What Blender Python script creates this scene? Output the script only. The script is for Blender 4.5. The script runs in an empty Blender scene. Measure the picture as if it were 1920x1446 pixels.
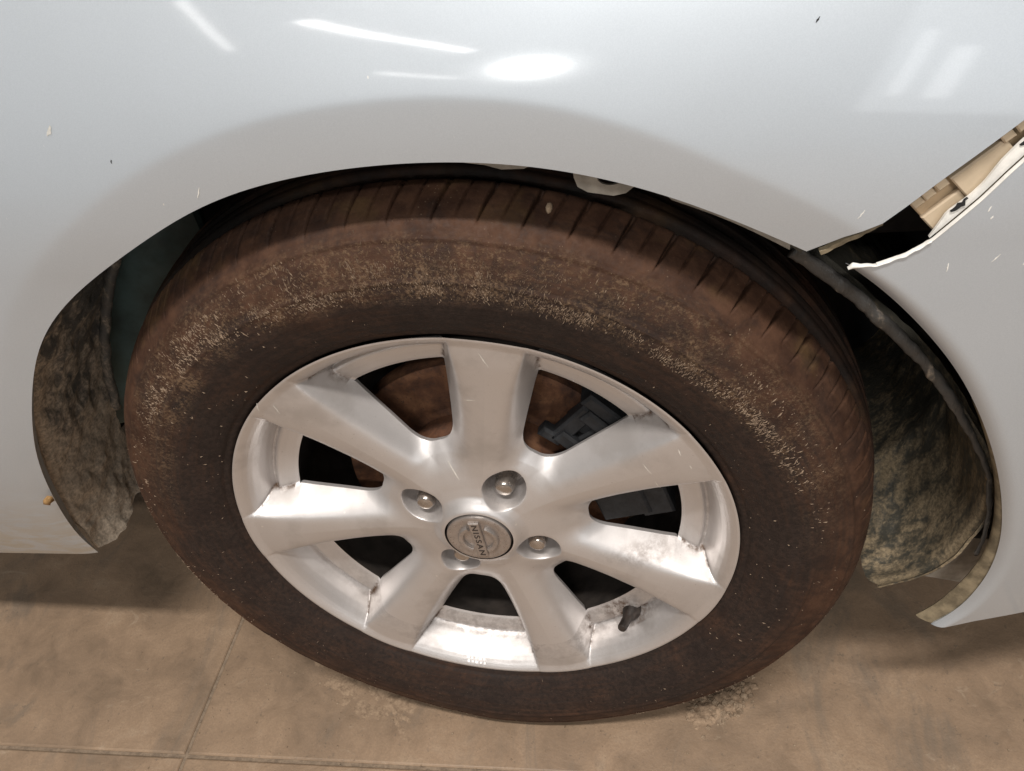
import bpy, math
import numpy as np
from mathutils import Vector, Matrix
rng = np.random.default_rng(7)
R = math.radians
S = bpy.context.scene
COL = S.collection

# ------------------------------------------------------------------ camera
cd = bpy.data.cameras.new('camera')
cam = bpy.data.objects.new('camera', cd); COL.objects.link(cam)
cd.sensor_fit = 'HORIZONTAL'; cd.sensor_width = 36.0
cd.lens = 1477.95 / 1920 * 36.0
cd.clip_start = 0.02; cd.clip_end = 60
cam.location = (0.1527, -0.3927, 0.8014)
cam.rotation_euler = (0.8717, 0.1341, 0.1442)
S.camera = cam
S.render.resolution_x = 1024; S.render.resolution_y = 771

# ------------------------------------------------------------------ world (dim room light)
W = bpy.data.worlds.new('World'); S.world = W; W.use_nodes = True
bg = W.node_tree.nodes['Background']
bg.inputs['Color'].default_value = (1.0, 0.985, 0.965, 1)
bg.inputs['Strength'].default_value = 0.19

# ------------------------------------------------------------------ lamps
def tube(name, loc, target, sx, sy, power, col=(1, .95, .88)):
    l = bpy.data.lights.new(name, 'AREA'); l.shape = 'RECTANGLE'; l.size = sx; l.size_y = sy
    l.energy = power; l.color = col
    o = bpy.data.objects.new(name, l); COL.objects.link(o); o.location = loc
    d = Vector(target) - Vector(loc)
    o.rotation_euler = d.to_track_quat('-Z', 'Y').to_euler()
    return o
def tube_xy(name, a, b, z, w, power, col=(1, .97, .94)):
    """ceiling tube lamp facing down, running from a to b (plan)"""
    l = bpy.data.lights.new(name, 'AREA'); l.shape = 'RECTANGLE'
    d = Vector((b[0] - a[0], b[1] - a[1])); l.size = d.length; l.size_y = w; l.energy = power; l.color = col
    o = bpy.data.objects.new(name, l); COL.objects.link(o)
    o.location = ((a[0] + b[0]) / 2, (a[1] + b[1]) / 2, z); o.rotation_euler = (0, 0, math.atan2(d.y, d.x)); return o
tube('ceiling_tube_lamp', (0.15, -1.0, 2.8), (0.15, -0.9, 0), 1.2, 0.12, 72, (1, .95, .90))
tube('bay_tube_lamp', (0.25, -2.7, 2.7), (0.1, 0, 0.5), 1.2, 0.12, 37, (1, .965, .93))
tube_xy('row_tube_lamp', (-2.1, -4.35), (-1.62, -7.0), 2.7, .14, 26)
tube_xy('row_tube_lamp', (-3.0, -8.4), (-2.6, -10.5), 2.7, .14, 12)
tube_xy('row_tube_lamp', (-2.35, -3.3), (-3.1, -5.3), 2.7, .06, 4)
wl = tube('work_lamp', (-.86, -5.8, 1.90), (0.09, 0, .68), .42, .30, 14, (1, 1, .98)); wl.data.shape = 'ELLIPSE'
for q, (a_, b_, e_) in enumerate(((.72, .54, 6), (1.05, .76, 3.5))):  # added wide dim lights that soften the glare's edge on the wing
    w_ = tube('glare_halo_light', (-.875 - .004 * q, -5.9 - .03 * q, 1.92), (0.09, 0, .68), a_, b_, e_, (1, 1, .98)); w_.data.shape = 'ELLIPSE'
def pane(name, c, right, up, w, h, power, col):
    """flat light (a bright doorway or an added streak) given its in-plane axes"""
    l = bpy.data.lights.new(name, 'AREA'); l.shape = 'RECTANGLE'; l.size = w; l.size_y = h; l.energy = power; l.color = col
    o = bpy.data.objects.new(name, l); COL.objects.link(o)
    x = Vector(right).normalized(); y = Vector(up); y = (y - x * y.dot(x)).normalized(); z = x.cross(y)
    m = Matrix((x, y, z)).transposed().to_4x4(); m.translation = Vector(c); o.matrix_world = m
    return o
rx = (1, .10, -.28); upv = (.28, 0, 1)
pane('doorway_light', (2.42, -4.6, 1.16), rx, upv, 1.55, 1.75, 16, (.93, .97, 1))
pane('streak_light', (1.74, -4.4, 1.17), rx, (.36, 0, .95), .11, .95, .9, (1, 1, 1))  # thin unseen lights added to streak the wing's reflection
pane('streak_light', (1.98, -4.4, .98), rx, (.30, 0, .95), .17, .75, 1.2, (1, 1, 1))

S.view_settings.view_transform = 'Standard'; S.view_settings.look = 'None'
S.view_settings.exposure = 0.0; S.view_settings.gamma = 1.0
S.view_settings.use_curve_mapping = False
S.render.engine = 'CYCLES'
ZC = 0.302                      # wheel centre height

# ------------------------------------------------------------------ helpers
def mesh(name, V, F, mat, parent=None, smooth=True, normals=None, attr=None, fmat=None, mats=None):
    me = bpy.data.meshes.new(name)
    V = np.asarray(V, dtype=np.float64)
    if isinstance(F, np.ndarray): F = F.tolist()
    me.from_pydata(V.tolist(), [], F)
    if mats:
        for m in mats: me.materials.append(m)
        me.polygons.foreach_set('material_index', np.asarray(fmat, dtype=np.int32))
    else:
        me.materials.append(mat)
    me.polygons.foreach_set('use_smooth', np.full(len(me.polygons), bool(smooth)))
    if attr:
        for k, v in attr.items():
            v = np.asarray(v, dtype=np.float32)
            if v.ndim == 1:
                a = me.attributes.new(k, 'FLOAT', 'POINT'); a.data.foreach_set('value', v)
            else:
                a = me.attributes.new(k, 'FLOAT_VECTOR', 'POINT'); a.data.foreach_set('vector', v.ravel())
    me.update()
    if normals is not None:
        me.normals_split_custom_set_from_vertices(np.asarray(normals).tolist())
    o = bpy.data.objects.new(name, me); COL.objects.link(o)
    if parent: o.parent = parent
    return o

def sharp(o, deg=35):
    me = o.data
    try: me.set_sharp_from_angle(angle=R(deg))
    except Exception: pass
    return o

def grid_faces(n, m, wrap=False, flip=False):
    """n rows (i), m columns (j); wrap in j"""
    i = np.arange(n - 1)[:, None]; mm = m if wrap else m - 1
    j = np.arange(mm)[None, :]
    a = i * m + j; b = i * m + (j + 1) % m; c = (i + 1) * m + (j + 1) % m; d = (i + 1) * m + j
    f = np.stack([a + 0 * b, b + 0 * a, c, d], -1).reshape(-1, 4)
    return f[:, ::-1] if flip else f

def lathe_pts(prof, th, zc=ZC):
    prof = np.asarray(prof); r = prof[:, 0][:, None]; y = prof[:, 1][:, None]
    X = r * np.cos(th)[None]; Z = zc + r * np.sin(th)[None]; Y = np.broadcast_to(y, X.shape)
    return np.stack([X, Y, Z], -1).reshape(-1, 3)

def lathe(name, prof, n, mat, parent, zc=ZC, flip=False, ang=35):
    th = np.linspace(0, 2 * math.pi, n, endpoint=False)
    V = lathe_pts(prof, th, zc)
    o = mesh(name, V, grid_faces(len(prof), n, True, flip), mat, parent)
    return sharp(o, ang)

def box(V, F, c, hx, hy, hz, M=None, bev=0.0):
    """append a box with chamfered front edges"""
    b = len(V)
    if bev <= 0:
        P = [(sx * hx, sy * hy, sz * hz) for sx in (-1, 1) for sy in (-1, 1) for sz in (-1, 1)]
        Q = [(0, 1, 3, 2), (4, 6, 7, 5), (0, 4, 5, 1), (2, 3, 7, 6), (0, 2, 6, 4), (1, 5, 7, 3)]
    else:
        P = []; 
        for sy, k in ((-1, bev), (-1, 0), (1, 0), (1, bev)):
            yy = sy * hy if k else sy * (hy - bev)
            P += [(-hx + k, yy, -hz + k), (hx - k, yy, -hz + k), (hx - k, yy, hz - k), (-hx + k, yy, hz - k)]
        Q = [(0, 1, 2, 3), (15, 14, 13, 12)]
        for l in range(3):
            for e in range(4):
                Q.append((l * 4 + e, l * 4 + 4 + e, l * 4 + 4 + (e + 1) % 4, l * 4 + (e + 1) % 4))
    for p in P:
        v = Vector(p)
        if M is not None: v = M @ v
        V.append((v.x + c[0], v.y + c[1], v.z + c[2]))
    F += [tuple(b + i for i in q) for q in Q]

_perm = rng.random((64, 64, 64))
def vnoise(P, s=1.0):
    P = np.asarray(P) * s + 17.3
    i = np.floor(P).astype(int); f = P - i; f = f * f * (3 - 2 * f)
    out = 0
    for dx in (0, 1):
        for dy in (0, 1):
            for dz in (0, 1):
                w = (f[..., 0] if dx else 1 - f[..., 0]) * (f[..., 1] if dy else 1 - f[..., 1]) * (f[..., 2] if dz else 1 - f[..., 2])
                out = out + w * _perm[(i[..., 0] + dx) % 64, (i[..., 1] + dy) % 64, (i[..., 2] + dz) % 64]
    return out
def fbm(P, s, o=4):
    t = 0; a = 1; n = 0
    for k in range(o):
        t = t + a * vnoise(P, s * 2 ** k); n += a; a *= .5
    return t / n
def smooth_table(xs, ys, win):
    x = np.linspace(xs[0], xs[-1], 4001); y = np.interp(x, xs, ys)
    k = max(3, int(win / (x[1] - x[0]))); k += (k + 1) % 2
    ker = np.hanning(k + 2)[1:-1]; ker /= ker.sum()
    yp = np.pad(y, k // 2, mode='edge'); y2 = np.convolve(yp, ker, 'valid')
    return lambda q: np.interp(q, x, y2)
def smin(a, b, k):
    h = np.clip(.5 + .5 * (b - a) / k, 0, 1)
    return b * (1 - h) + a * h - k * h * (1 - h)

# ------------------------------------------------------------------ material helpers
class NT:
    def __init__(s, name):
        s.m = bpy.data.materials.new(name); s.m.use_nodes = True
        s.t = s.m.node_tree; s.n = s.t.nodes; s.l = s.t.links
        s.b = s.n['Principled BSDF']
    def new(s, ty, **k):
        n = s.n.new(ty)
        for a, v in k.items(): setattr(n, a, v)
        return n
    def link(s, a, b): s.l.new(a, b)
    def val(s, sock, v):
        if hasattr(v, 'is_output') or isinstance(v, bpy.types.NodeSocket): s.link(v, sock)
        else: sock.default_value = v
    def coord(s, kind='Object'): return s.new('ShaderNodeTexCoord').outputs[kind]
    def attr(s, name, out='Vector'):
        n = s.new('ShaderNodeAttribute'); n.attribute_name = name; return n.outputs[out]
    def math(s, op, a, b=0.0, c=None, clamp=False):
        n = s.new('ShaderNodeMath', operation=op); n.use_clamp = clamp
        s.val(n.inputs[0], a); s.val(n.inputs[1], b)
        if c is not None: s.val(n.inputs[2], c)
        return n.outputs[0]
    def vmul(s, v, w):
        n = s.new('ShaderNodeVectorMath', operation='MULTIPLY'); s.link(v, n.inputs[0]); n.inputs[1].default_value = w
        return n.outputs[0]
    def noise(s, vec, scale, detail=4, rough=.55, dist=0.0, out='Fac'):
        n = s.new('ShaderNodeTexNoise'); s.link(vec, n.inputs['Vector'])
        n.inputs['Scale'].default_value = scale; n.inputs['Detail'].default_value = detail
        n.inputs['Roughness'].default_value = rough; n.inputs['Distortion'].default_value = dist
        return n.outputs[out]
    def vor(s, vec, scale, feature='F1', out='Distance', rnd=1.0):
        n = s.new('ShaderNodeTexVoronoi', feature=feature); s.link(vec, n.inputs['Vector'])
        n.inputs['Scale'].default_value = scale; n.inputs['Randomness'].default_value = rnd
        return n.outputs[out]
    def ramp(s, f, pts, interp='LINEAR'):
        n = s.new('ShaderNodeValToRGB'); n.color_ramp.interpolation = interp
        e = n.color_ramp.elements
        while len(e) < len(pts): e.new(.5)
        for el, (p, c) in zip(e, pts):
            el.position = p; el.color = (c, c, c, 1) if isinstance(c, (int, float)) else (*c, 1)
        s.val(n.inputs[0], f); return n.outputs[0]
    def step(s, f, a, b):
        n = s.new('ShaderNodeMapRange'); n.interpolation_type = 'SMOOTHSTEP'
        s.val(n.inputs[0], f); n.inputs[1].default_value = a; n.inputs[2].default_value = b
        return n.outputs[0]
    def mix(s, f, a, b, mode='MIX'):
        n = s.new('ShaderNodeMix', data_type='RGBA', blend_type=mode)
        s.val(n.inputs[0], f)
        for sock, v in ((n.inputs[6], a), (n.inputs[7], b)):
            if isinstance(v, tuple): sock.default_value = (*v, 1) if len(v) == 3 else v
            else: s.link(v, sock)
        return n.outputs[2]
    def xyz(s, v):
        n = s.new('ShaderNodeSeparateXYZ'); s.link(v, n.inputs[0]); return n.outputs
    def bump(s, h, strength, dist):
        n = s.new('ShaderNodeBump'); s.link(h, n.inputs['Height'])
        n.inputs['Strength'].default_value = strength; n.inputs['Distance'].default_value = dist
        s.link(n.outputs[0], s.b.inputs['Normal']); return n
    def set(s, **k):
        nm = dict(color='Base Color', rough='Roughness', metal='Metallic', coat='Coat Weight', coatr='Coat Roughness', spec='Specular IOR Level')
        for a, v in k.items():
            sock = s.b.inputs[nm[a]]
            if isinstance(v, tuple): sock.default_value = (*v, 1)
            else: s.val(sock, v)
        return s

def plain(name, col, rough=.5, metal=0.0, var=.25, scale=60, bump=.0):
    t = NT(name); c = t.coord()
    f = t.noise(c, scale, 5, .6)
    lo = tuple(x * (1 - var) for x in col); hi = tuple(min(1, x * (1 + var)) for x in col)
    t.set(color=t.mix(t.step(f, .3, .7), lo, hi), rough=t.ramp(t.noise(c, scale * 2.3, 3), [(.3, max(0, rough - .08)), (.7, min(1, rough + .08))]), metal=metal)
    if bump: t.bump(f, .5, bump)
    return t.m

def mat_paint():
    t = NT('silver_car_paint'); c = t.coord(); x, y, z = t.xyz(c)
    fl = t.noise(c, 1500, 2, .5)
    base = t.mix(t.step(fl, .3, .7), (.515, .560, .602), (.548, .593, .635))
    # dried road dirt low on the panel behind the wheel
    low = t.math('MULTIPLY', t.step(z, .40, .265), t.step(x, -.25, -.36))
    st = t.noise(t.vmul(c, (9, 9, 26)), 3.0, 5, .6, .6)
    dm = t.math('MULTIPLY', low, t.step(st, .30, .60), clamp=True)
    base = t.mix(t.math('MULTIPLY', dm, .8), base, (.44, .36, .26))
    # fine scratches / chips
    sc = t.vor(t.vmul(c, (40, 1, 9)), 2.2); chip = t.step(sc, .022, .008)
    base = t.mix(t.math('MULTIPLY', chip, .55), base, (.85, .85, .83))
    t.set(color=base, metal=.45, rough=t.math('ADD', .43, t.math('MULTIPLY', dm, .35)), coat=t.math('SUBTRACT', 1.0, dm, clamp=True), coatr=.06)
    t.bump(t.noise(c, 11, 2, .45), .22, .004)
    return t.m

def mat_alloy():
    t = NT('silver_alloy_paint'); c = t.coord()
    fl = t.noise(c, 3000, 2); big = t.noise(c, 22, 4, .6)
    base = t.mix(t.step(fl, .3, .7), (.610, .580, .565), (.665, .635, .618))
    # random brake dust and grime
    grime_shade = t.math('MULTIPLY', t.step(big, .50, .72), .28)
    base = t.mix(grime_shade, base, (.27, .235, .20))
    g = t.attr('grime_shade', 'Fac'); n2 = t.noise(c, 130, 5, .7)
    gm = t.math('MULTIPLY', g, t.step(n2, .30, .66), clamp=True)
    base = t.mix(gm, base, (.115, .068, .040))  # corner dirt, plus shade painted on lower rim and nut pockets
    # small pale chips
    ch = t.step(t.vor(t.vmul(c, (1, 1, 1)), 62), .085, .04)
    ch = t.math('MULTIPLY', ch, t.step(t.noise(c, 40, 2), .56, .66))
    scr = t.new('ShaderNodeMapping'); t.link(c, scr.inputs[0]); scr.inputs['Rotation'].default_value = (0, .7, 0); scr.inputs['Scale'].default_value = (14, 14, 95)
    sv = t.step(t.vor(scr.outputs[0], 1.6), .035, .012)
    ch = t.math('MAXIMUM', ch, sv)
    base = t.mix(t.math('MULTIPLY', ch, .55), base, (.84, .80, .74))
    sp = t.step(t.noise(c, 420, 3, .7), .66, .74)
    base = t.mix(t.math('MULTIPLY', sp, .35), base, (.22, .18, .15))
    rgh = t.math('ADD', t.math('MULTIPLY', gm, .4), t.ramp(big, [(.3, .40), (.75, .50)]))
    t.set(color=base, metal=.74, rough=rgh, coat=t.math('MULTIPLY', t.math('SUBTRACT', 1.0, gm, clamp=True), .3), coatr=.16)
    t.bump(t.noise(c, 700, 2), .06, .0005)
    return t.m

def mat_tyre():
    t = NT('muddy_tyre_rubber'); pol = t.attr('pol'); c = t.coord()
    r, cs, sn = t.xyz(pol)
    swirl = t.vmul(pol, (300, 3.2, 3.2))
    ring = t.noise(swirl, 1.0, 4, .6)
    big = t.noise(c, 14, 5, .6, .4); fine = t.noise(c, 260, 4, .65); mid = t.noise(c, 60, 4, .6)
    rub = t.mix(t.step(fine, .3, .7), (.017, .0115, .0095), (.034, .022, .017))
    brown = t.mix(t.step(mid, .3, .7), (.036, .0158, .0088), (.078, .0375, .0210))
    outer = t.step(r, .236, .285)
    m = t.math('ADD', t.math('MULTIPLY', outer, .62), t.math('MULTIPLY', t.math('SUBTRACT', big, .5), 1.5))
    m = t.math('ADD', m, t.math('MULTIPLY', t.math('SUBTRACT', ring, .5), .9))
    m = t.math('ADD', m, t.math('MULTIPLY', t.math('SUBTRACT', fine, .5), .6))
    m = t.step(m, -.18, .72)
    base = t.mix(m, rub, brown)
    # dry grey-tan dust film in the upper sidewall band
    band = t.math('MULTIPLY', t.step(r, .238, .250), t.step(r, .288, .276))
    up = t.step(sn, -.1, .75)
    dust = t.math('MULTIPLY', t.math('MULTIPLY', band, up), t.step(t.math('ADD', t.math('MULTIPLY', t.noise(c, 420, 4, .75), .72), t.math('MULTIPLY', t.noise(c, 45, 4, .6), .36)), .50, .68))
    base = t.mix(t.math('MULTIPLY', dust, .80), base, (.165, .104, .060))
    # gritty specks everywhere, sparse
    sp = t.step(t.vor(t.vmul(c, (1, 1, 1)), 330), .20, .08)
    sp = t.math('MULTIPLY', sp, t.step(t.noise(c, 34, 3), .50, .66))
    base = t.mix(t.math('MULTIPLY', sp, t.math('MULTIPLY', outer, .5)), base, (.20, .14, .09))
    # ochre bloom on the tread shoulder
    och = t.math('MULTIPLY', t.step(r, .286, .296), t.step(t.noise(c, 24, 4, .6), .50, .68))
    base = t.mix(t.math('MULTIPLY', och, .55), base, (.105, .062, .026))
    base = t.mix(t.math('MULTIPLY', t.attr('clean', 'Fac'), t.step(big, .75, .35)), base, (.014, .0115, .010))
    blot = t.step(t.noise(c, 30, 5, .68, .5), .50, .66)
    base = t.mix(t.math('MULTIPLY', blot, .55), base, (.017, .0105, .0085))
    t.set(color=base, rough=t.ramp(fine, [(.3, .62), (.7, .86)]), spec=.25)
    h = t.math('ADD', t.math('MULTIPLY', fine, .6), t.math('MULTIPLY', dust, .7))
    t.bump(t.math('ADD', h, t.math('MULTIPLY', ring, .5)), .55, .0012)
    return t.m

def mat_mudplastic(name, mud, amount, black=(.012, .012, .0115)):
    t = NT(name); c = t.coord()
    st = t.noise(t.vmul(c, (1.0, .8, .20)), 100, 6, .66, .5); big = t.noise(c, 16, 4, .6)
    fine = t.noise(c, 320, 4, .7)
    m = t.math('ADD', t.math('MULTIPLY', st, .65), t.math('MULTIPLY', big, .35))
    m = t.math('ADD', m, t.math('MULTIPLY', t.math('SUBTRACT', fine, .5), .22))
    g = t.attr('mud', 'Fac')
    m = t.math('ADD', m, t.math('MULTIPLY', g, .22))
    mm = t.step(m, .66 - amount, .86 - amount)
    mc = t.mix(t.step(fine, .3, .7), tuple(x * .62 for x in mud), tuple(x * 1.2 for x in mud))
    t.set(color=t.mix(mm, black, mc), rough=t.mix(mm, (.42, .42, .42), (.9, .9, .9)), spec=.4)
    t.bump(t.math('ADD', st, t.math('MULTIPLY', fine, .4)), .5, .0025)
    return t.m

def mat_rust():
    t = NT('rusty_iron'); c = t.coord(); f = t.noise(c, 45, 5, .65, .3); g = t.noise(c, 300, 3, .7)
    base = t.ramp(f, [(.25, (.024, .010, .006)), (.5, (.115, .049, .024)), (.75, (.25, .122, .058))])
    t.set(color=t.mix(t.step(g, .55, .75), base, (.05, .03, .022)), rough=.8, metal=.2)
    t.bump(g, .5, .001); return t.m

def mat_tile():
    t = NT('beige_floor_tile'); c = t.coord(); ob = t.new('ShaderNodeObjectInfo').outputs['Random']
    sh = t.new('ShaderNodeVectorMath', operation='ADD'); t.link(c, sh.inputs[0])
    sc = t.new('ShaderNodeVectorMath', operation='SCALE'); sc.inputs[0].default_value = (31, 17, 5); t.link(ob, sc.inputs['Scale'])
    t.link(sc.outputs[0], sh.inputs[1]); v = sh.outputs[0]
    a = t.noise(v, 7, 6, .62, .7); b = t.noise(v, 26, 5, .65, .5); g = t.noise(v, 420, 4, .7); pores = t.noise(v, 150, 4, .72)
    base = t.ramp(t.math('ADD', t.math('MULTIPLY', a, .6), t.math('MULTIPLY', b, .4)), [(.32, (.165, .118, .080)), (.45, (.275, .190, .125)), (.56, (.350, .240, .156)), (.70, (.430, .315, .215))])
    base = t.mix(t.math('MULTIPLY', t.step(g, .30, .70), .45), base, (.225, .162, .110))
    base = t.mix(t.math('MULTIPLY', t.step(pores, .60, .70), .50), base, (.13, .104, .078))
    # grey trodden-in dirt, streaky
    d = t.step(t.noise(t.vmul(v, (1.0, .35, 1)), 11, 5, .65, 1.2), .52, .70)
    base = t.mix(t.math('MULTIPLY', d, .55), base, (.170, .138, .106))
    sc2 = t.step(t.noise(t.vmul(v, (.6, 1.4, 1)), 19, 6, .72, 1.6), .60, .72)
    base = t.mix(t.math('MULTIPLY', sc2, .45), base, (.46, .36, .26))
    dk = t.step(t.noise(t.vmul(v, (1, .5, 1)), 4.5, 5, .7, .8), .58, .70)
    base = t.mix(t.math('MULTIPLY', dk, .45), base, (.12, .105, .088))
    t.set(color=base, rough=t.ramp(b, [(.3, .42), (.7, .62)]), spec=.4)
    t.bump(t.math('ADD', t.math('ADD', a, t.math('MULTIPLY', b, .6)), t.math('MULTIPLY', g, .12)), .5, .004)
    return t.m

def mat_crumb(name, c0, c1):
    t = NT(name); c = t.coord(); f = t.noise(c, 180, 4, .7)
    t.set(color=t.mix(t.step(f, .3, .7), c0, c1), rough=.95, spec=.2); t.bump(f, .5, .001); return t.m

M_paint = mat_paint(); M_alloy = mat_alloy(); M_tyre = mat_tyre()
M_liner = mat_mudplastic('muddy_black_liner', (.275, .212, .132), .125, (.068, .064, .052))
M_linerR = mat_mudplastic('dusty_black_liner', (.58, .49, .385), .20, (.135, .130, .121))
M_black = plain('black_plastic', (.010, .010, .011), .55)
M_void = plain('void_dark', (.008, .008, .009), .8)
M_teal = plain('teal_inner_panel', (.085, .150, .152), .5, 0, .35, 25)
M_rust = mat_rust(); M_cal = plain('cast_iron_grey', (.017, .018, .020), .6, .3, .35, 120, .0006)
M_tan = plain('yellowed_plastic', (.46, .335, .205), .5, 0, .16, 40)
M_tan_light = plain('yellowed_clip_plastic', (.50, .40, .28), .5, 0, .14, 40)
M_white = plain('raw_white_edge', (.78, .76, .71), .55, 0, .10, 150)
M_edge = plain('dirty_tan_edge', (.205, .165, .105), .6, 0, .45, 70, .001)
M_cap = plain('cap_satin_silver', (.42, .375, .345), .33, .75, .10, 200)
M_capdark = plain('cap_letter_dark', (.045, .032, .026), .6)
M_chrome = plain('nut_chrome', (.50, .46, .425), .24, .9, .15, 90)
M_valve = plain('valve_rubber', (.022, .016, .013), .5, 0, .5, 160, .0006)
M_barrel = plain('shade_dark_alloy', (.030, .024, .020), .7, .1, .4, 50)  # brake dust taken near black, with the barrel's shade in the colour
M_tile = mat_tile()
M_grout = plain('grey_grout', (.235, .175, .122), .9, 0, .25, 200, .002)
M_speck = mat_crumb('dried_mud_speck', (.135, .090, .062), (.285, .208, .145))
M_crumb = mat_crumb('pale_mud_crumb', (.20, .142, .095), (.38, .285, .198))

# ------------------------------------------------------------------ floor with tiles
YAW = 0.0369
ux = np.array([math.cos(YAW), math.sin(YAW)]); uy = np.array([-ux[1], ux[0]])
J0 = (-0.3671, -0.0545); TX = 0.90; TY = 0.90; GAP = 0.0042
def build_floor():
    L = 4.2
    V = [(-L, -L, -.06), (L, -L, -.06), (L, L, -.06), (-L, L, -.06), (-L, -L, -.0025), (L, -L, -.0025), (L, L, -.0025), (-L, L, -.0025)]
    F = [(3, 2, 1, 0), (4, 5, 6, 7), (0, 1, 5, 4), (1, 2, 6, 5), (2, 3, 7, 6), (3, 0, 4, 7)]
    fl = mesh('floor', V, F, M_grout, None, False)
    fl['kind'] = 'structure'; fl['label'] = 'beige tiled floor with grey grout joints under the car'
    # one shared tile mesh with a soft bevelled edge
    hx = TX / 2 - GAP / 2; hy = TY / 2 - GAP / 2; b = .0022
    V = []
    for k, z in ((0, -.0024), (0, -.0016), (.5, -.0004), (1, 0.0)):
        V += [(-hx + b * k, -hy + b * k, z), (hx - b * k, -hy + b * k, z), (hx - b * k, hy - b * k, z), (-hx + b * k, hy - b * k, z)]
    F = [(12, 13, 14, 15)]
    for l in range(3):
        for e in range(4): F.append((l * 4 + e, l * 4 + (e + 1) % 4, l * 4 + 4 + (e + 1) % 4, l * 4 + 4 + e))
    first = None
    for i in range(-4, 4):
        for j in range(-4, 4):
            cx = J0[0] + (i + .5) * TX; cy = J0[1] + (j + .5) * TY
            w = ux * cx + uy * cy
            if abs(w[0]) > 3.6 or abs(w[1]) > 3.6: continue
            if first is None:
                first = mesh('tile', V, F, M_tile, fl, False); o = first
            else:
                o = first.copy(); COL.objects.link(o); o.parent = fl
            o.location = (w[0], w[1], 0.0); o.rotation_euler = (0, 0, YAW)
    return fl
build_floor()

# ------------------------------------------------------------------ the car
car = bpy.data.objects.new('car', None); COL.objects.link(car)
car['label'] = 'silver car with muddy tyre, alloy wheel and loose front bumper on tiled floor'
car['category'] = 'car'

# ---- wheel: alloy height field
SP0 = 79.5; NS = 7; SECT = 360 / NS
hc_f = smooth_table([.0, .06, .08, .105, .150, .172, .195, .22], [.0160, .0160, .0163, .0172, .0202, .0226, .0258, .0285], .014)
face_f = smooth_table([.0, .029, .0315, .035, .040, .048, .060, .075, .09, .12, .15, .18, .197, .203, .22],
                      [.0002, .0002, .0012, .0045, .0075, .0090, .0100, .0105, .0100, .0080, .0052, .0022, .0012, .0004, .0004], .006)
rim_f = smooth_table([.150, .162, .165, .172, .1775, .1795, .1810, .1830, .1850, .1868, .1892, .1920, .1950, .1980, .2005, .203, .210],
                     [.036, .0340, .0325, .0300, .0286, .0290, .0318, .0320, .0290, .0232, .0165, .0105, .0062, .0032, .0014, 0, .0006], .0016)
R_IN = 0.162
LUG = [R(60.3 + 90 * k) for k in range(4)]
def alloy_y(r, th):
    deg = np.degrees(th)
    a = (deg - SP0 + SECT / 2) % SECT - SECT / 2
    s = np.abs(r * np.sin(np.radians(a)))
    ds = s - hc_f(r)
    ws = np.interp(r, [.07, .10, .12, .16, .2], [.0095, .0098, .0105, .0125, .0095])
    dh = r - .0715
    G = smin(ds / ws, dh / .0165, 1.0)
    e = np.interp(r, [.07, .10, .15, .19], [1.0, .80, .42, .16])
    D = np.interp(r, [.08, .10, .16, .2], [.013, .0165, .027, .030])
    ramp = .5 * (G + np.sqrt(G * G + e * e)) - .04 * e
    Yw = face_f(r) + D * ramp + .0012 * np.clip(s / .026, 0, 1) ** 2 * np.clip((r - .05) / .04, 0, 1)
    for la in LUG:
        dx = r * np.cos(th) - .0510 * math.cos(la); dz = r * np.sin(th) - .0510 * math.sin(la)
        rad = dx * math.cos(la) + dz * math.sin(la); tan = -dx * math.sin(la) + dz * math.cos(la)
        # scooped pocket, a little longer outwards
        rr = np.where(rad > 0, rad / 1.16, rad)
        dl = np.sqrt(rr ** 2 + tan ** 2)
        q = np.clip((.0176 - dl) / .0042, 0, 1); q = q * q * (3 - 2 * q)
        flare = np.clip((.0205 - dl) / .006, 0, 1) ** 2 * .0012
        Yw = Yw * (1 - q) + q * .036 + flare * (1 - q)
    Yr = np.where(r >= R_IN - 1e-7, rim_f(r), 9.0)
    Y = np.where(Yr > 1, Yw, smin(Yw, np.where(Yr > 1, 1, Yr), .0042))
    return Y, G, Yw, Yr

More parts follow.
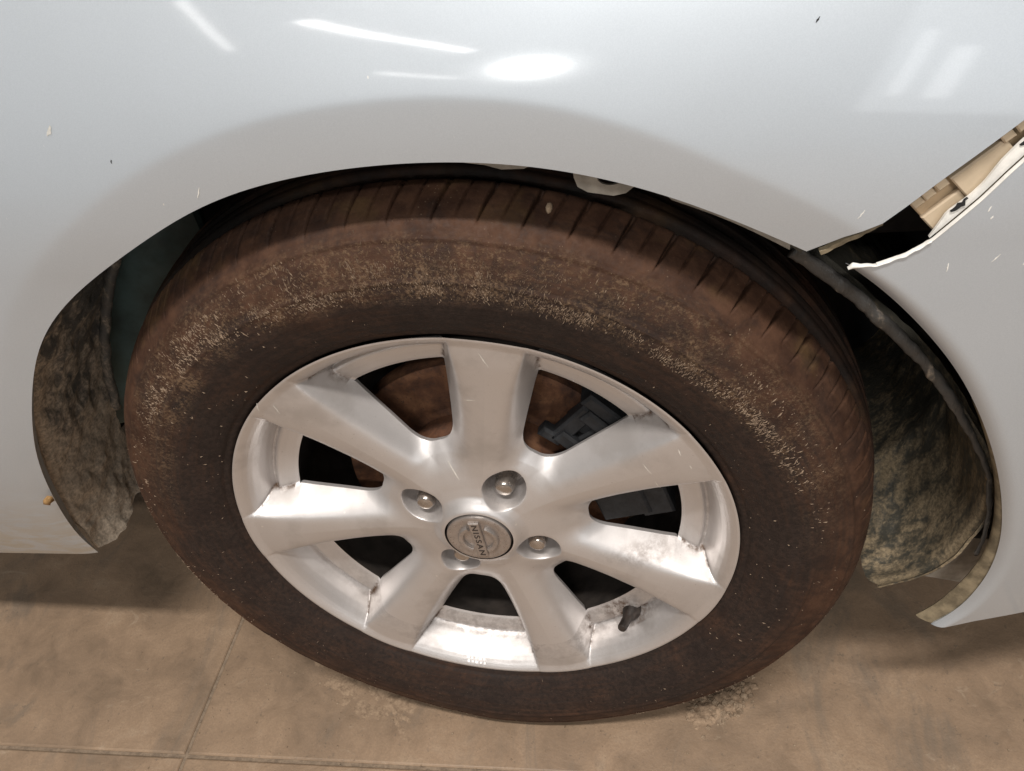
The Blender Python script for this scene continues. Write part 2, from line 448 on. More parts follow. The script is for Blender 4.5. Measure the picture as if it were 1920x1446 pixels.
def build_wheel():
    rs = np.concatenate([np.arange(.0285, .0755, .0005), np.arange(.0765, .1615, .001), np.array([R_IN]), np.arange(R_IN + .0006, .2052, .0006)])
    NTH = NS * 164; th = np.linspace(0, 2 * math.pi, NTH, endpoint=False)
    RR, TT = np.meshgrid(rs, th, indexing='ij')
    Y, G, Yw, Yr = alloy_y(RR, TT)
    H = np.where(RR < R_IN - 1e-7, G - 1, -1)
    Hc = .25 * (H[:-1] + H[1:] + np.roll(H, -1, 1)[:-1] + np.roll(H, -1, 1)[1:])
    # the last row of cells touching R_IN
    G4 = .25 * (G[:-1] + G[1:] + np.roll(G, -1, 1)[:-1] + np.roll(G, -1, 1)[1:])
    rc = .5 * (rs[:-1] + rs[1:])
    drop = (G4 > 1) & (rc[:, None] < R_IN)
    keep = ~drop
    # snap boundary vertices to G == 1
    touchd = np.zeros(RR.shape, bool); touchk = np.zeros(RR.shape, bool)
    for arr, m in ((touchd, drop), (touchk, keep)):
        arr[:-1] |= m; arr[1:] |= m
        arr[:-1] |= np.roll(m, 1, 1); arr[1:] |= np.roll(m, 1, 1)
    bnd = touchd & touchk & (RR < R_IN - 1e-7)
    r2, t2 = RR[bnd].copy(), TT[bnd].copy(); r0, t0 = r2.copy(), t2.copy()
    for _ in range(6):
        g = alloy_y(r2, t2)[1] - 1; eps = 1e-5
        gr = (alloy_y(r2 + eps, t2)[1] - 1 - g) / eps
        gt = (alloy_y(r2, t2 + eps / r2)[1] - 1 - g) / eps
        n2 = gr ** 2 + gt ** 2 + 1e-9
        r2 = np.clip(r2 - g * gr / n2, r0 - .0012, np.minimum(r0 + .0012, R_IN)); t2 = np.clip(t2 - g * gt / n2 / r2, t0 - .0016 / r2, t0 + .0016 / r2)
    RR2, TT2 = RR.copy(), TT.copy(); RR2[bnd] = r2; TT2[bnd] = t2
    Y2, G2, Yw2, Yr2 = alloy_y(RR2, TT2)
    P = np.stack([RR2 * np.cos(TT2), Y2, ZC + RR2 * np.sin(TT2)], -1)
    # analytic normals
    e = 2.5e-4
    ya = alloy_y(np.minimum(RR2 + e, .2060), TT2)[0]; yb = alloy_y(np.where(RR2 >= R_IN - 1e-7, np.maximum(RR2 - e, R_IN), RR2 - e), TT2)[0]
    dyr = (ya - yb) / (np.minimum(RR2 + e, .2060) - np.where(RR2 >= R_IN - 1e-7, np.maximum(RR2 - e, R_IN), RR2 - e))
    dyt = (alloy_y(RR2, TT2 + e / RR2)[0] - alloy_y(RR2, TT2 - e / RR2)[0]) / (2 * e)
    er = np.stack([np.cos(TT2), 0 * TT2, np.sin(TT2)], -1); et = np.stack([-np.sin(TT2), 0 * TT2, np.cos(TT2)], -1)
    N = dyr[..., None] * er + dyt[..., None] * et - np.array([0, 1, 0]); N /= np.linalg.norm(N, axis=-1, keepdims=True)
    # grime: corner dirt where spoke walls meet the rim, plus a darker groove
    gr = np.exp(-((Yw2 - np.where(Yr2 > 1, .5, Yr2)) / .0045) ** 2) * (RR2 > .165) * (RR2 < .194) * (Y2 > .012)
    groove = np.exp(-((RR2 - .182) / .0016) ** 2) * (Y2 > .026)
    vmask = np.exp(-(((RR2 * np.cos(TT2) - .112) / .022) ** 2 + ((RR2 * np.sin(TT2) + .135) / .012) ** 2)) * (Y2 > .02)
    lowright = np.exp(-(((RR2 * np.cos(TT2) - .13) / .03) ** 2 + ((RR2 * np.sin(TT2) + .034) / .008) ** 2))
    pk = 0  # pocket darkening: brown painted in for the shade round each nut
    for la in LUG:
        pk = pk + np.exp(-(((RR2 * np.cos(TT2) - .0505 * math.cos(la)) ** 2 + (RR2 * np.sin(TT2) - .0505 * math.sin(la)) ** 2) / .0155 ** 2) ** 3)
    pk = pk * (Y2 > .013)
    dusty = np.clip(-np.sin(TT2) - .35, 0, 1) * (RR2 > .164) * (RR2 < .199) * (Y2 > .004) * .30 + np.clip(-np.sin(TT2) - .2, 0, 1) * (RR2 > .164) * (RR2 < .1865) * .25  # painted darkening of the up-facing lower rim, cutting the lamp highlight
    grime_shade = np.clip(dusty + pk * .75 + gr * 1.0 + groove * .35 + vmask * 1.0 + lowright * .55, 0, 1)
    # classify cells
    rcell = rc[:, None] + 0 * drop; tcell = th[None, :] + math.pi / NTH + 0 * rcell
    _, _, ywc, yrc = alloy_y(rcell, tcell)
    a_idx = np.round(((np.degrees(tcell) - SP0) / SECT)).astype(int) % NS
    lab = np.full(drop.shape, -1)
    lab[(rcell < .0735)] = 100
    sp = (rcell >= .0735)
    isr = sp & ((yrc < ywc) | (rcell > .1985))
    lab[sp] = a_idx[sp]; lab[isr] = 200
    lab[drop] = -1
    F = grid_faces(len(rs), NTH, True).reshape(len(rs) - 1, NTH, 4)[..., ::1]
    Pf, Nf, gf = P.reshape(-1, 3), N.reshape(-1, 3), grime_shade.ravel()
    # skirt edges (window walls running inboard)
    sk = {}
    dp = np.pad(drop, ((1, 1), (0, 0)), constant_values=False)
    def vid(i, j): return i * NTH + (j % NTH)
    def lab_key(i, j): return int(lab[i, j % NTH])
    K = np.argwhere(keep & (rc[:, None] < R_IN))
    for i, j in K:
        for di, dj, e in ((1, 0, ((i + 1, j), (i + 1, j + 1))), (-1, 0, ((i, j), (i, j + 1))), (0, 1, ((i, j + 1), (i + 1, j + 1))), (0, -1, ((i, j), (i + 1, j)))):
            ii, jj = i + di, (j + dj) % NTH
            if 0 <= ii < drop.shape[0] and drop[ii, jj]:
                sk.setdefault(lab_key(i, j), []).append((vid(*e[0]), vid(*e[1]), di, dj))
    def emit(name, key, parent, extraV=None):
        sel = np.argwhere(lab == key); fs = F[sel[:, 0], sel[:, 1]]
        fs = fs[:, ::-1] if FLIP else fs
        ids, inv = np.unique(fs, return_inverse=True); fs = inv.reshape(fs.shape)
        V = Pf[ids]; Nn = Nf[ids]; g = gf[ids]
        faces = fs.tolist(); V = V.tolist(); Nn = Nn.tolist(); g = g.tolist()
        if key in sk:
            m1, m2, m3 = {}, {}, {}
            # average outward normals for the wall
            acc = {}
            for a, b, di, dj in sk[key]:
                p, q = Pf[a], Pf[b]; mid = .5 * (p + q); rr = math.hypot(mid[0], mid[2] - ZC)
                er_ = np.array([mid[0] / rr, 0, (mid[2] - ZC) / rr]); et_ = np.array([-er_[2], 0, er_[0]])
                hint = er_ * di + et_ * dj
                d = q - p; nn = np.array([d[2], 0, -d[0]]); 
                if nn @ hint < 0: nn = -nn
                nn /= (np.linalg.norm(nn) + 1e-12)
                for v in (a, b): acc[v] = acc.get(v, 0) + nn
            for v in acc:
                n = acc[v] / (np.linalg.norm(acc[v]) + 1e-9)
                m1[v] = len(V); V.append(Pf[v].tolist()); Nn.append(n.tolist()); g.append(float(gf[v]))
                m2[v] = len(V); V.append([Pf[v][0] - n[0] * .0015, Pf[v][1] + .0045, Pf[v][2] - n[2] * .0015]); Nn.append(n.tolist()); g.append(.4)
                m3[v] = len(V); V.append([Pf[v][0] - n[0] * .012, Pf[v][1] + .006, Pf[v][2] - n[2] * .012]); Nn.append([0, 1, 0]); g.append(.6)
            for a, b, di, dj in sk[key]:
                for A_, B_ in ((m1, m2), (m2, m3)):
                    f = [A_[a], A_[b], B_[b], B_[a]]
                    p0, p1, p2 = (np.array(V[f[k]]) for k in (0, 1, 2))
                    gn = np.cross(p1 - p0, p2 - p1)
                    if gn @ np.array(Nn[f[2]]) < 0: f = f[::-1]
                    faces.append(f)
        if extraV is not None:
            eV, eF, eN, eg = extraV
            o = len(V); V += eV; Nn += eN; g += eg; faces += [[x + o for x in f] for f in eF]
        return mesh(name, V, faces, M_alloy, parent, True, Nn, {'grime_shade': g})
    FLIP = True
    # barrel of the rim behind the spokes, joined to the rim mesh
    prof = [(.162, .0340), (.1635, .0385), (.168, .050), (.174, .075), (.180, .120), (.186, .150), (.196, .158), (.203, .160)]
    n = 256; tb = np.linspace(0, 2 * math.pi, n, endpoint=False)
    eV = lathe_pts(prof, tb).tolist(); eF = grid_faces(len(prof), n, True, False).tolist()
    pr = np.array(prof); d = np.gradient(pr, axis=0); nn = np.stack([-d[:, 1], d[:, 0]], 1); nn /= np.linalg.norm(nn, axis=1)[:, None]
    eN = []
    for k in range(len(prof)):
        for t in tb: eN.append([nn[k, 0] * math.cos(t), nn[k, 1], nn[k, 0] * math.sin(t)])
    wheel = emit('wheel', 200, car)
    mesh('rim_barrel', eV, eF, M_barrel, wheel, True, eN)
    wheel['label'] = 'seven-spoke silver alloy wheel with a mud-caked tyre'
    hub = emit('hub', 100, wheel)
    for k in range(NS): emit('spoke', k, wheel)
    return wheel
wheel = build_wheel()

# ---- tyre
def tyre_profile():
    pts = [(.2015, .010), (.2035, .006), (.2052, .0030), (.2070, .0010), (.2085, .0004), (.2100, -.0004), (.2112, -.0002), (.2124, -.0022), (.2150, -.0040),
           (.222, -.0078), (.230, -.0108), (.240, -.0138), (.250, -.0150), (.2555, -.0149), (.2563, -.0155), (.2578, -.0155), (.2586, -.0144),
           (.264, -.0134), (.270, -.0118), (.2755, -.0098), (.2800, -.0074), (.2812, -.0080), (.2832, -.0066), (.2840, -.0044),
           (.288, -.0018), (.292, .0030), (.2955, .0090), (.2985, .0160), (.3008, .0230), (.3018, .0272), (.3014, .0290), (.2960, .0300), (.2952, .0360), (.3020, .0372), (.3042, .0390), (.3046, .0430)]
    return pts
PT = np.array(tyre_profile())
def prof_resample(P, step):
    d = np.r_[0, np.cumsum(np.linalg.norm(np.diff(P, axis=0), axis=1))]
    s = np.arange(0, d[-1], step); s = np.r_[s, d[-1]]
    return np.stack([np.interp(s, d, P[:, 0]), np.interp(s, d, P[:, 1])], 1)
def deform(P):
    """flatten the contact patch and bulge the sidewall above it"""
    z = P[:, 2]; ang = np.arctan2(z - ZC, P[:, 0]); r = np.hypot(P[:, 0], z - ZC)
    w = np.exp(-((ang + math.pi / 2) / .30) ** 2) * np.clip((r - .225) / .05, 0, 1)
    P[:, 1] = P[:, 1] - .0045 * w * np.sign(.08 - P[:, 1]) * (np.abs(P[:, 1] - .08) > .06)
    k = .0006
    zz = P[:, 2]; P[:, 2] = np.where(zz < .02, k + .5 * ((zz - k) + np.sqrt((zz - k) ** 2 + .004 ** 2)), zz)
    return P
def build_tyre():
    front = prof_resample(PT, .0016)
    # tread with circumferential grooves, then mirrored inner side
    yy = np.arange(.0440, .0800, .0015)
    rr = .3046 + .0040 * np.sqrt(np.clip((yy - .043) / .037, 0, 1))
    for g in (.0545, .0715):
        rr -= .0065 * (np.abs(yy - g) < .0042)
    half = np.concatenate([front, np.stack([rr, yy], 1)])
    back = half[::-1].copy(); back[:, 1] = .160 - back[:, 1]
    prof = np.concatenate([half, back[::3]])
    NTH = 2720; th = np.linspace(0, 2 * math.pi, NTH, endpoint=False)
    r = np.repeat(prof[:, 0][:, None], NTH, 1); y = np.repeat(prof[:, 1][:, None], NTH, 1); T = np.repeat(th[None], len(prof), 0)
    # shoulder sipes: 68 thick slots with a thin one between them
    step = 2 * math.pi / 68
    mirror = y > .08; ys = np.where(mirror, .16 - y, y)
    lean = (ys - .012) * .95
    ph = (T + lean + R(1.75) + .0012 * np.sin(T * 23)) % step
    arc = (ph - step / 2) * r
    thin = (((T + lean + R(1.75) + step / 2) % step) - step / 2) * r
    u = np.clip((ys + .002) / .010, 0, 1) * np.clip((.0290 - ys) / .002, 0, 1) * (r > .284)
    wid = .0003 + .0010 * np.clip((ys + .001) / .020, 0, 1)
    dth = np.exp(-(np.abs(arc) / wid) ** 3) * .0065 * u
    dth2 = np.exp(-(np.abs(thin) / .00070) ** 2) * .0034 * np.clip((ys - .002) / .010, 0, 1) * np.clip((.0290 - ys) / .002, 0, 1) * (r > .287)
    r = r - dth - dth2
    P = np.stack([r * np.cos(T), y, ZC + r * np.sin(T)], -1).reshape(-1, 3)
    # slight unevenness
    P[:, 1] += (vnoise(P, 55) - .5) * .0008
    P = deform(P)
    pol = np.stack([np.repeat(prof[:, 0][:, None], NTH, 1).ravel(), np.cos(T).ravel(), np.sin(T).ravel()], -1)
    clean = np.clip((ys - .0275) / .002, 0, 1).ravel()
    o = mesh('tyre', P, grid_faces(len(prof), NTH, True, True), M_tyre, wheel, True, None, {'pol': pol, 'clean': clean})
    o['label'] = 'worn tyre caked in brown dried mud'
    return o
build_tyre()

def build_specks():
    V = []; F = []
    d = np.r_[0, np.cumsum(np.linalg.norm(np.diff(PT, axis=0), axis=1))]
    rmono = np.maximum.accumulate(PT[:27, 0] + np.arange(27) * 1e-7)
    def ysurf(r): return np.interp(r, rmono, PT[:27, 1])
    N = 90000
    ang = R(8) + rng.random(N) * R(165); r = .236 + rng.random(N) * .056
    n1 = fbm(np.stack([r * 90, np.cos(ang) * 7, np.sin(ang) * 7], -1), 1.0, 3)
    n2 = vnoise(np.stack([r * 40, np.cos(ang) * 26, np.sin(ang) * 26], -1), 1.0)
    dg = np.degrees(ang)
    # centre radius of the dirty band drifts with angle
    rc_ = np.interp(dg, [0, 30, 55, 85, 115, 135, 160, 175], [.2630, .2590, .2560, .2600, .2640, .2680, .2740, .277])
    hw = np.interp(dg, [0, 30, 55, 85, 110, 135, 175], [.008, .015, .015, .0185, .018, .011, .007])
    k = np.abs(r - rc_) / hw
    den = np.clip(1.15 - k ** 2, 0, 1) * np.interp(dg, [8, 25, 40, 75, 100, 125, 150, 172], [0.0, .25, .7, 1, .8, .55, .25, .05])
    # denser rows on the inner edge
    den *= .45 + .75 * np.exp(-((r - (rc_ - hw * .55)) / .005) ** 2)
    den *= np.clip((n1 - .40) * 5.5, 0, 1) * np.clip((n2 - .15) * 1.9, .1, 1)
    ok = rng.random(N) < den * .52
    ang, r = ang[ok], r[ok]
    # sparse strays all round, and a crust along the lower shoulder
    A2 = rng.random(420) * 2 * math.pi; R2 = .212 + rng.random(420) * .080
    A3 = R(170) + rng.random(2600) * R(90); R3 = .2855 + rng.normal(0, .0022, 2600)
    n3 = fbm(np.stack([R3 * 60, np.cos(A3) * 9, np.sin(A3) * 9], -1), 1.0, 3); sel = (n3 > .47) & (rng.random(2600) < .6)
    A4 = R(288) + rng.random(420) * R(36); R4 = .2845 + rng.normal(0, .0014, 420)
    ang = np.concatenate([ang, A2, A3[sel], A4]); r = np.concatenate([r, R2, R3[sel], R4])
    small = np.concatenate([np.ones(ok.sum()), np.full(420, .65), np.full(sel.sum(), .75), np.full(420, .6)])
    r = np.clip(r, .2115, .2935)
    y = ysurf(r); dy = (ysurf(r + .0008) - ysurf(r - .0008)) / .0016
    for a, rr, yy, g, sm in zip(ang, r, y, dy, small):
        er = np.array([math.cos(a), 0, math.sin(a)]); et = np.array([-math.sin(a), 0, math.cos(a)])
        t1 = er + np.array([0, g, 0]); t1 /= np.linalg.norm(t1); n = np.cross(et, t1)
        if n[1] > 0 and abs(g) < 3: n = -n
        tilt = rng.normal(0, .28); l = (.0005 + rng.random() ** 2 * .0023) * sm; w = (.00020 + rng.random() * .00030) * (sm + .2) / 1.2
        ax = t1 * math.cos(tilt) + et * math.sin(tilt); bx = -t1 * math.sin(tilt) + et * math.cos(tilt)
        c = np.array([rr * math.cos(a), yy, ZC + rr * math.sin(a)])
        b = len(V); h = .0003 + rng.random() * .0006
        for s, q in ((1, .2), (.25, 1), (-1, -.2), (-.2, -1)):
            V.append(c + ax * l * s + bx * w * q - n * .0002)
        V.append(c + n * h + ax * l * rng.normal(0, .2))
        F += [(b, b + 1, b + 4), (b + 1, b + 2, b + 4), (b + 2, b + 3, b + 4), (b + 3, b, b + 4)]
    V = deform(np.array(V))
    o = mesh('mud_specks', V, F, M_speck, wheel, False); o['kind'] = 'stuff'
    # one larger pale stone stuck on the tread shoulder
    V = []; F = []
    a = R(73.2); rr = .2985; c = np.array([rr * math.cos(a), .0130, ZC + rr * math.sin(a)])
    n = np.array([math.cos(a) * .75, -.66, math.sin(a) * .75]); t1 = np.array([-math.sin(a), 0, math.cos(a)]); t2 = np.cross(n, t1)
    m = 8
    for lv, (s, h) in enumerate(((1, -.0005), (.85, .0012), (.4, .0020))):
        for k in range(m):
            q = 2 * math.pi * k / m; e = .85 + .3 * rng.random()
            V.append(c + n * h + (t1 * math.cos(q) * .0021 + t2 * math.sin(q) * .0034) * s * e)
    V.append(c + n * .0023)
    for lv in range(2):
        for k in range(m): F.append((lv * m + k, lv * m + (k + 1) % m, lv * m + m + (k + 1) % m, lv * m + m + k))
    for k in range(m): F.append((2 * m + k, 2 * m + (k + 1) % m, 3 * m))
    mesh('stuck_pebble', V, F, M_crumb, wheel, True)
build_specks()

# ---- centre cap with emblem
def build_cap():
    prof = [(.0005, .0004), (.010, .0003), (.0190, .0000), (.0225, -.0006), (.0250, -.0006), (.0263, .0002), (.0268, .0016), (.0268, .012), (.0285, .012)]
    cap = lathe('centre_cap', prof, 128, M_cap, wheel, flip=True)
    cap['label'] = 'round centre cap with an emblem'
    # groove ring behind
    lathe('cap_seat', [(.0266, .013), (.0300, .013), (.0300, .0022)], 96, M_capdark, wheel)
    # emblem ring in two arcs, cut by the name bar (bar runs top to bottom)
    V = []; F = []
    for s in (0, 1):
        a0 = R(27) + math.pi * s; a1 = R(153) + math.pi * s; n = 40
        a0 -= math.pi / 2; a1 -= math.pi / 2
        sec = [(.0122, .0000), (.0126, -.0021), (.0134, -.0027), (.0158, -.0027), (.0167, -.0019), (.0171, .0000)]
        b = len(V)
        for k in range(n + 1):
            a = a0 + (a1 - a0) * k / n
            for (r, y) in sec: V.append((r * math.cos(a), y, ZC + r * math.sin(a)))
        m = len(sec)
        for k in range(n):
            for q in range(m - 1): F.append((b + k * m + q, b + k * m + q + 1, b + (k + 1) * m + q + 1, b + (k + 1) * m + q))
        F.append(tuple(b + q for q in range(m))); F.append(tuple(b + n * m + q for q in reversed(range(m))))
    sharp(mesh('emblem_ring', V, F, M_cap, wheel), 40)
    V = []; F = []
    M = Matrix.Rotation(R(-3.2), 4, 'Y')
    box(V, F, (0, -.0009, ZC), .0044, .0014, .0208, M, .0006)
    mesh('emblem_bar', V, F, M_cap, wheel, False)
    cu = bpy.data.curves.new('lettering', 'FONT'); cu.body = 'NISSAN'; cu.size = .0066; cu.align_x = 'CENTER'; cu.align_y = 'CENTER'
    cu.extrude = .00022; cu.space_character = 1.28; cu.offset = .00010
    tmp = bpy.data.objects.new('tmp', cu); COL.objects.link(tmp)
    dg = bpy.context.evaluated_depsgraph_get()
    me = bpy.data.meshes.new_from_object(tmp.evaluated_get(dg)); bpy.data.objects.remove(tmp)
    me.materials.clear(); me.materials.append(M_capdark); me.name = 'lettering'
    w = max(v.co.x for v in me.vertices) - min(v.co.x for v in me.vertices); sx = .0372 / w
    o = bpy.data.objects.new('lettering', me); COL.objects.link(o); o.parent = wheel
    # text plane XY -> faces -Y; baseline runs downwards
    B = Matrix(((0, 1, 0, 0), (0, 0, -1, -.0024), (-1, 0, 0, ZC), (0, 0, 0, 1)))
    o.matrix_world = Matrix.Translation((0, 0, ZC)) @ M @ Matrix.Translation((0, 0, -ZC)) @ B @ Matrix.Diagonal((sx, 1.0, 1, 1))
build_cap()

# ---- wheel nuts
def build_nuts():
    for la in LUG:
        c = (.0500 * math.cos(la), ZC + .0500 * math.sin(la)); rot = rng.random() * 1.0
        secs = [(.0098, .036, 6), (.0098, .0300, 6), (.0086, .0285, 0), (.0083, .0270, 0), (.0080, .0185, 0), (.0075, .0160, 0), (.0064, .0142, 0), (.0045, .0133, 0), (.0015, .0130, 0)]
        n = 48; V = []; F = []
        for (r, y, hx) in secs:
            for k in range(n):
                a = 2 * math.pi * k / n + rot; q = r
                if hx: q = r * (math.cos(math.pi / 6) / math.cos(((a - rot) % (math.pi / 3)) - math.pi / 6)) * 1.02
                V.append((c[0] + q * math.cos(a), y, c[1] + q * math.sin(a)))
        F = grid_faces(len(secs), n, True, False).tolist(); F.append(list(range((len(secs) - 1) * n, len(secs) * n)))
        sharp(mesh('lug_nut', V, F, M_chrome, wheel), 30)
build_nuts()

# ---- valve and casting mark
def sweep(path, radii, n=20):
    V = []; F = []
    path = [Vector(p) for p in path]
    up = Vector((0, 0, 1))
    for i, p in enumerate(path):
        d = (path[min(i + 1, len(path) - 1)] - path[max(i - 1, 0)]).normalized()
        a = d.orthogonal().normalized() if i == 0 else (a - d * a.dot(d)).normalized()
        b = d.cross(a)
        for k in range(n):
            q = 2 * math.pi * k / n; v = p + (a * math.cos(q) + b * math.sin(q)) * radii[i]; V.append(tuple(v))
    for i in range(len(path) - 1):
        for k in range(n): F.append((i * n + k, i * n + (k + 1) % n, (i + 1) * n + (k + 1) % n, (i + 1) * n + k))
    F.append(tuple(reversed(range(n)))); F.append(tuple((len(path) - 1) * n + k for k in range(n)))
    return V, F
A = Vector((.1190, .0345, .1640)); Bv = Vector((.1090, .0065, .1705)); dv = Bv - A
V, F = sweep([A + dv * t for t in (0, .08, .22, .34, .44, .50, .56, .94, .985, 1.0)], [.0088, .0090, .0084, .0070, .0058, .0050, .0044, .0042, .0036, .0022])
sharp(mesh('valve_stem', V, F, M_valve, wheel), 40)
V = []; F = []
for row, rad in ((0, .1962), (1, .1990)):
    for k in range(5):
        a = R(-102.6 + k * 1.15 + row * .25); yy = float(rim_f(rad))
        Mx = Matrix.Rotation(-a, 4, 'Y') @ Matrix.Rotation(math.atan2(-1.15, 1), 4, 'Z')
        box(V, F, (rad * math.cos(a), yy, ZC + rad * math.sin(a)), .0009 + .0003 * ((k * 7 + row) % 2), .0004, .0010 + .0005 * ((k + row) % 3 == 0), Mx)
mesh('casting_mark', V, F, M_alloy, wheel, False)

# ---- brake behind the spokes
lathe('brake_disc', [(.030, .040), (.066, .0405), (.0745, .043), (.0780, .048), (.0800, .0655), (.0835, .0668), (.0850, .0680), (.1180, .0680), (.1195, .0676), (.1255, .0678), (.1275, .0690), (.1275, .0890), (.120, .090), (.060, .090)], 160, M_rust, car, flip=False)
lathe('dust_shield', [(.060, .1000), (.120, .1000), (.138, .098), (.140, .094), (.142, .100), (.060, .110)], 96, M_void, car)
def build_caliper():
    V = []; F = []
    def put(rad, deg, y, h, rot=None, bev=.002):
        a = R(deg); Mx = Matrix.Rotation(-(a if rot is None else R(rot)), 4, 'Y')
        box(V, F, (rad * math.cos(a), y, ZC + rad * math.sin(a)), h[0], h[1], h[2], Mx, bev)
    # body arched over the disc edge (local x radial, z tangential)
    put(.137, 16, .072, (.013, .036, .048)); put(.112, 16, .046, (.020, .013, .042)); put(.112, 16, .108, (.024, .018, .036))
    put(.135, 36, .058, (.010, .013, .010)); put(.116, 38, .050, (.016, .009, .006)); put(.126, 44, .052, (.012, .008, .010))
    put(.1, 12, .042, (.012, .006, .014)); put(.1, 25, .042, (.010, .005, .010))
    sharp(mesh('brake_caliper', V, F, M_cal, car), 30)
    V.clear(); F.clear()
    put(.118, 47, .046, (.022, .006, .007)); put(.134, 41, .044, (.006, .007, .016)); put(.105, 42, .042, (.006, .006, .013)); put(.145, 43, .060, (.006, .020, .020))
    put(.098, 50, .046, (.005, .006, .010))
    sharp(mesh('caliper_bracket', V, F, M_cal, car), 30)
build_caliper()

# ------------------------------------------------------------------ body panels
def YF(x, z): return -.030 + 1.4 * np.maximum(0, z - .58) ** 2 + .6 * np.maximum(0, .5 - z) ** 2 + .15 * np.maximum(0, x - .15) ** 2
def YB(x, z): return -.030 + 1.4 * np.maximum(0, z - .58) ** 2 + .25 * np.maximum(0, .5 - z) ** 2 + .15 * np.maximum(0, x - .15) ** 2 + .35 * np.maximum(0, x - .33) ** 2
LIP = [(-0.3868, 0.2495), (-0.3863, 0.2708), (-0.3743, 0.3153), (-0.3523, 0.3771), (-0.3333, 0.42), (-0.3122, 0.4566), (-0.2948, 0.4836), (-0.2714, 0.5174), (-0.2463, 0.5437), (-0.211, 0.5675), (-0.1819, 0.5831), (-0.1533, 0.597), (-0.1266, 0.6103), (-0.1006, 0.6207), (-0.0791, 0.6262), (-0.0555, 0.6301), (-0.0267, 0.6336), (0.0008, 0.635), (0.0272, 0.6349), (0.0528, 0.6336), (0.0749, 0.6311), (0.0993, 0.6268), (0.1154, 0.623), (0.134, 0.6172), (0.1578, 0.6087), (0.179, 0.5993), (0.1979, 0.5892), (0.2116, 0.5807), (0.2227, 0.575)]
LIP2 = [(0.2428, 0.5666), (0.259, 0.5538), (0.278, 0.5343), (0.2952, 0.5143), (0.3142, 0.4884), (0.3333, 0.4542), (0.3504, 0.4159), (0.3638, 0.3784), (0.3751, 0.3359), (0.3799, 0.2947), (0.3779, 0.2603), (0.3711, 0.2264), (0.3582, 0.2054)]
FEDGE = [(0.2227, 0.575), (0.2387, 0.5849), (0.2551, 0.5925), (0.2657, 0.6024), (0.277, 0.6127), (0.294, 0.6268), (0.3092, 0.6395), (.40, .724), (.52, .840)]
BEDGE = [(0.2428, 0.5666), (0.2555, 0.5695), (0.2671, 0.5755), (0.2767, 0.5839), (0.2856, 0.5939), (0.2952, 0.6048), (0.3042, 0.6164), (0.3114, 0.6248), (.40, .7100), (.52, .826)]
BEDGE = [BEDGE[0]] + [(x + .0034 * min(1, k / 3), z - .0037 * min(1, k / 3)) for k, (x, z) in enumerate(BEDGE[1:], 1)]
FEDGE = [FEDGE[0]] + [(x + .0012 * min(1, k / 3), z - .0013 * min(1, k / 3)) for k, (x, z) in enumerate(FEDGE[1:], 1)]

def dense(P, n, sm=0):
    P = np.array(P, float); d = np.r_[0, np.cumsum(np.linalg.norm(np.diff(P, axis=0), axis=1))]
    s = np.linspace(0, d[-1], n); Q = np.stack([np.interp(s, d, P[:, 0]), np.interp(s, d, P[:, 1])], 1)
    if sm:
        k = np.hanning(sm + 2)[1:-1]; k /= k.sum()
        ext = np.concatenate([Q[0] - (Q[1:sm // 2 + 1] - Q[0])[::-1], Q, Q[-1] - (Q[-sm // 2 - 0:-1] - Q[-1])[::-1]])
        ext = np.concatenate([2 * Q[0] - Q[1:sm // 2 + 1][::-1], Q, 2 * Q[-1] - Q[-sm // 2:-1][::-1]])
        Q2 = np.stack([np.convolve(ext[:, i], k, 'valid') for i in (0, 1)], 1)[:n]
        Q = Q2
    return Q

def panel(name, lip, edge0, edge1, yfn, bandfn, tmax, mat, parent, flange, nl=260):
    """lip: (n,2) dense; edge0/edge1: boundary polylines leaving the lip's two ends"""
    n = len(lip)
    t = np.r_[0, .0015, np.linspace(.003, .060, 36), np.linspace(.064, tmax, 50)]
    d = lip - np.array([0, ZC]); d /= np.linalg.norm(d, axis=1)[:, None]
    u = np.linspace(0, 1, n)
    G = lip[None] + t[:, None, None] * d[None]
    def along(E):
        E = np.array(E, float); s = np.r_[0, np.cumsum(np.linalg.norm(np.diff(E, axis=0), axis=1))]
        return np.stack([np.interp(t, s, E[:, 0]), np.interp(t, s, E[:, 1])], 1)
    w0 = np.clip(1 - u / .22, 0, 1) ** 1.5; w1 = np.clip(1 - (1 - u) / .22, 0, 1) ** 1.5
    if edge0 is not None:
        e = along(edge0); G = G + w0[None, :, None] * (e - (lip[0] + t[:, None] * d[0]))[:, None]
    if edge1 is not None:
        e = along(edge1); G = G + w1[None, :, None] * (e - (lip[-1] + t[:, None] * d[-1]))[:, None]
    X, Z = G[..., 0], G[..., 1]
    Y = yfn(X, Z) + bandfn(X, Z, t[:, None] + 0 * X, u[None] + 0 * X)
    P = np.stack([X, Y, Z], -1)
    # return flange at the lip
    rows = []
    for (dt, dy) in flange:
        tp = np.clip(np.minimum(u, 1 - u) / .10, 0, 1); q = lip + d * dt * tp[:, None]; rows.append(np.stack([q[:, 0], Y[0] + .0004 + dy * tp, q[:, 1]], -1))
    P = np.concatenate([np.array(rows)[::-1], P], 0)
    o = mesh(name, P.reshape(-1, 3), grid_faces(P.shape[0], n, False, False), mat, parent)
    return sharp(o, 40), P

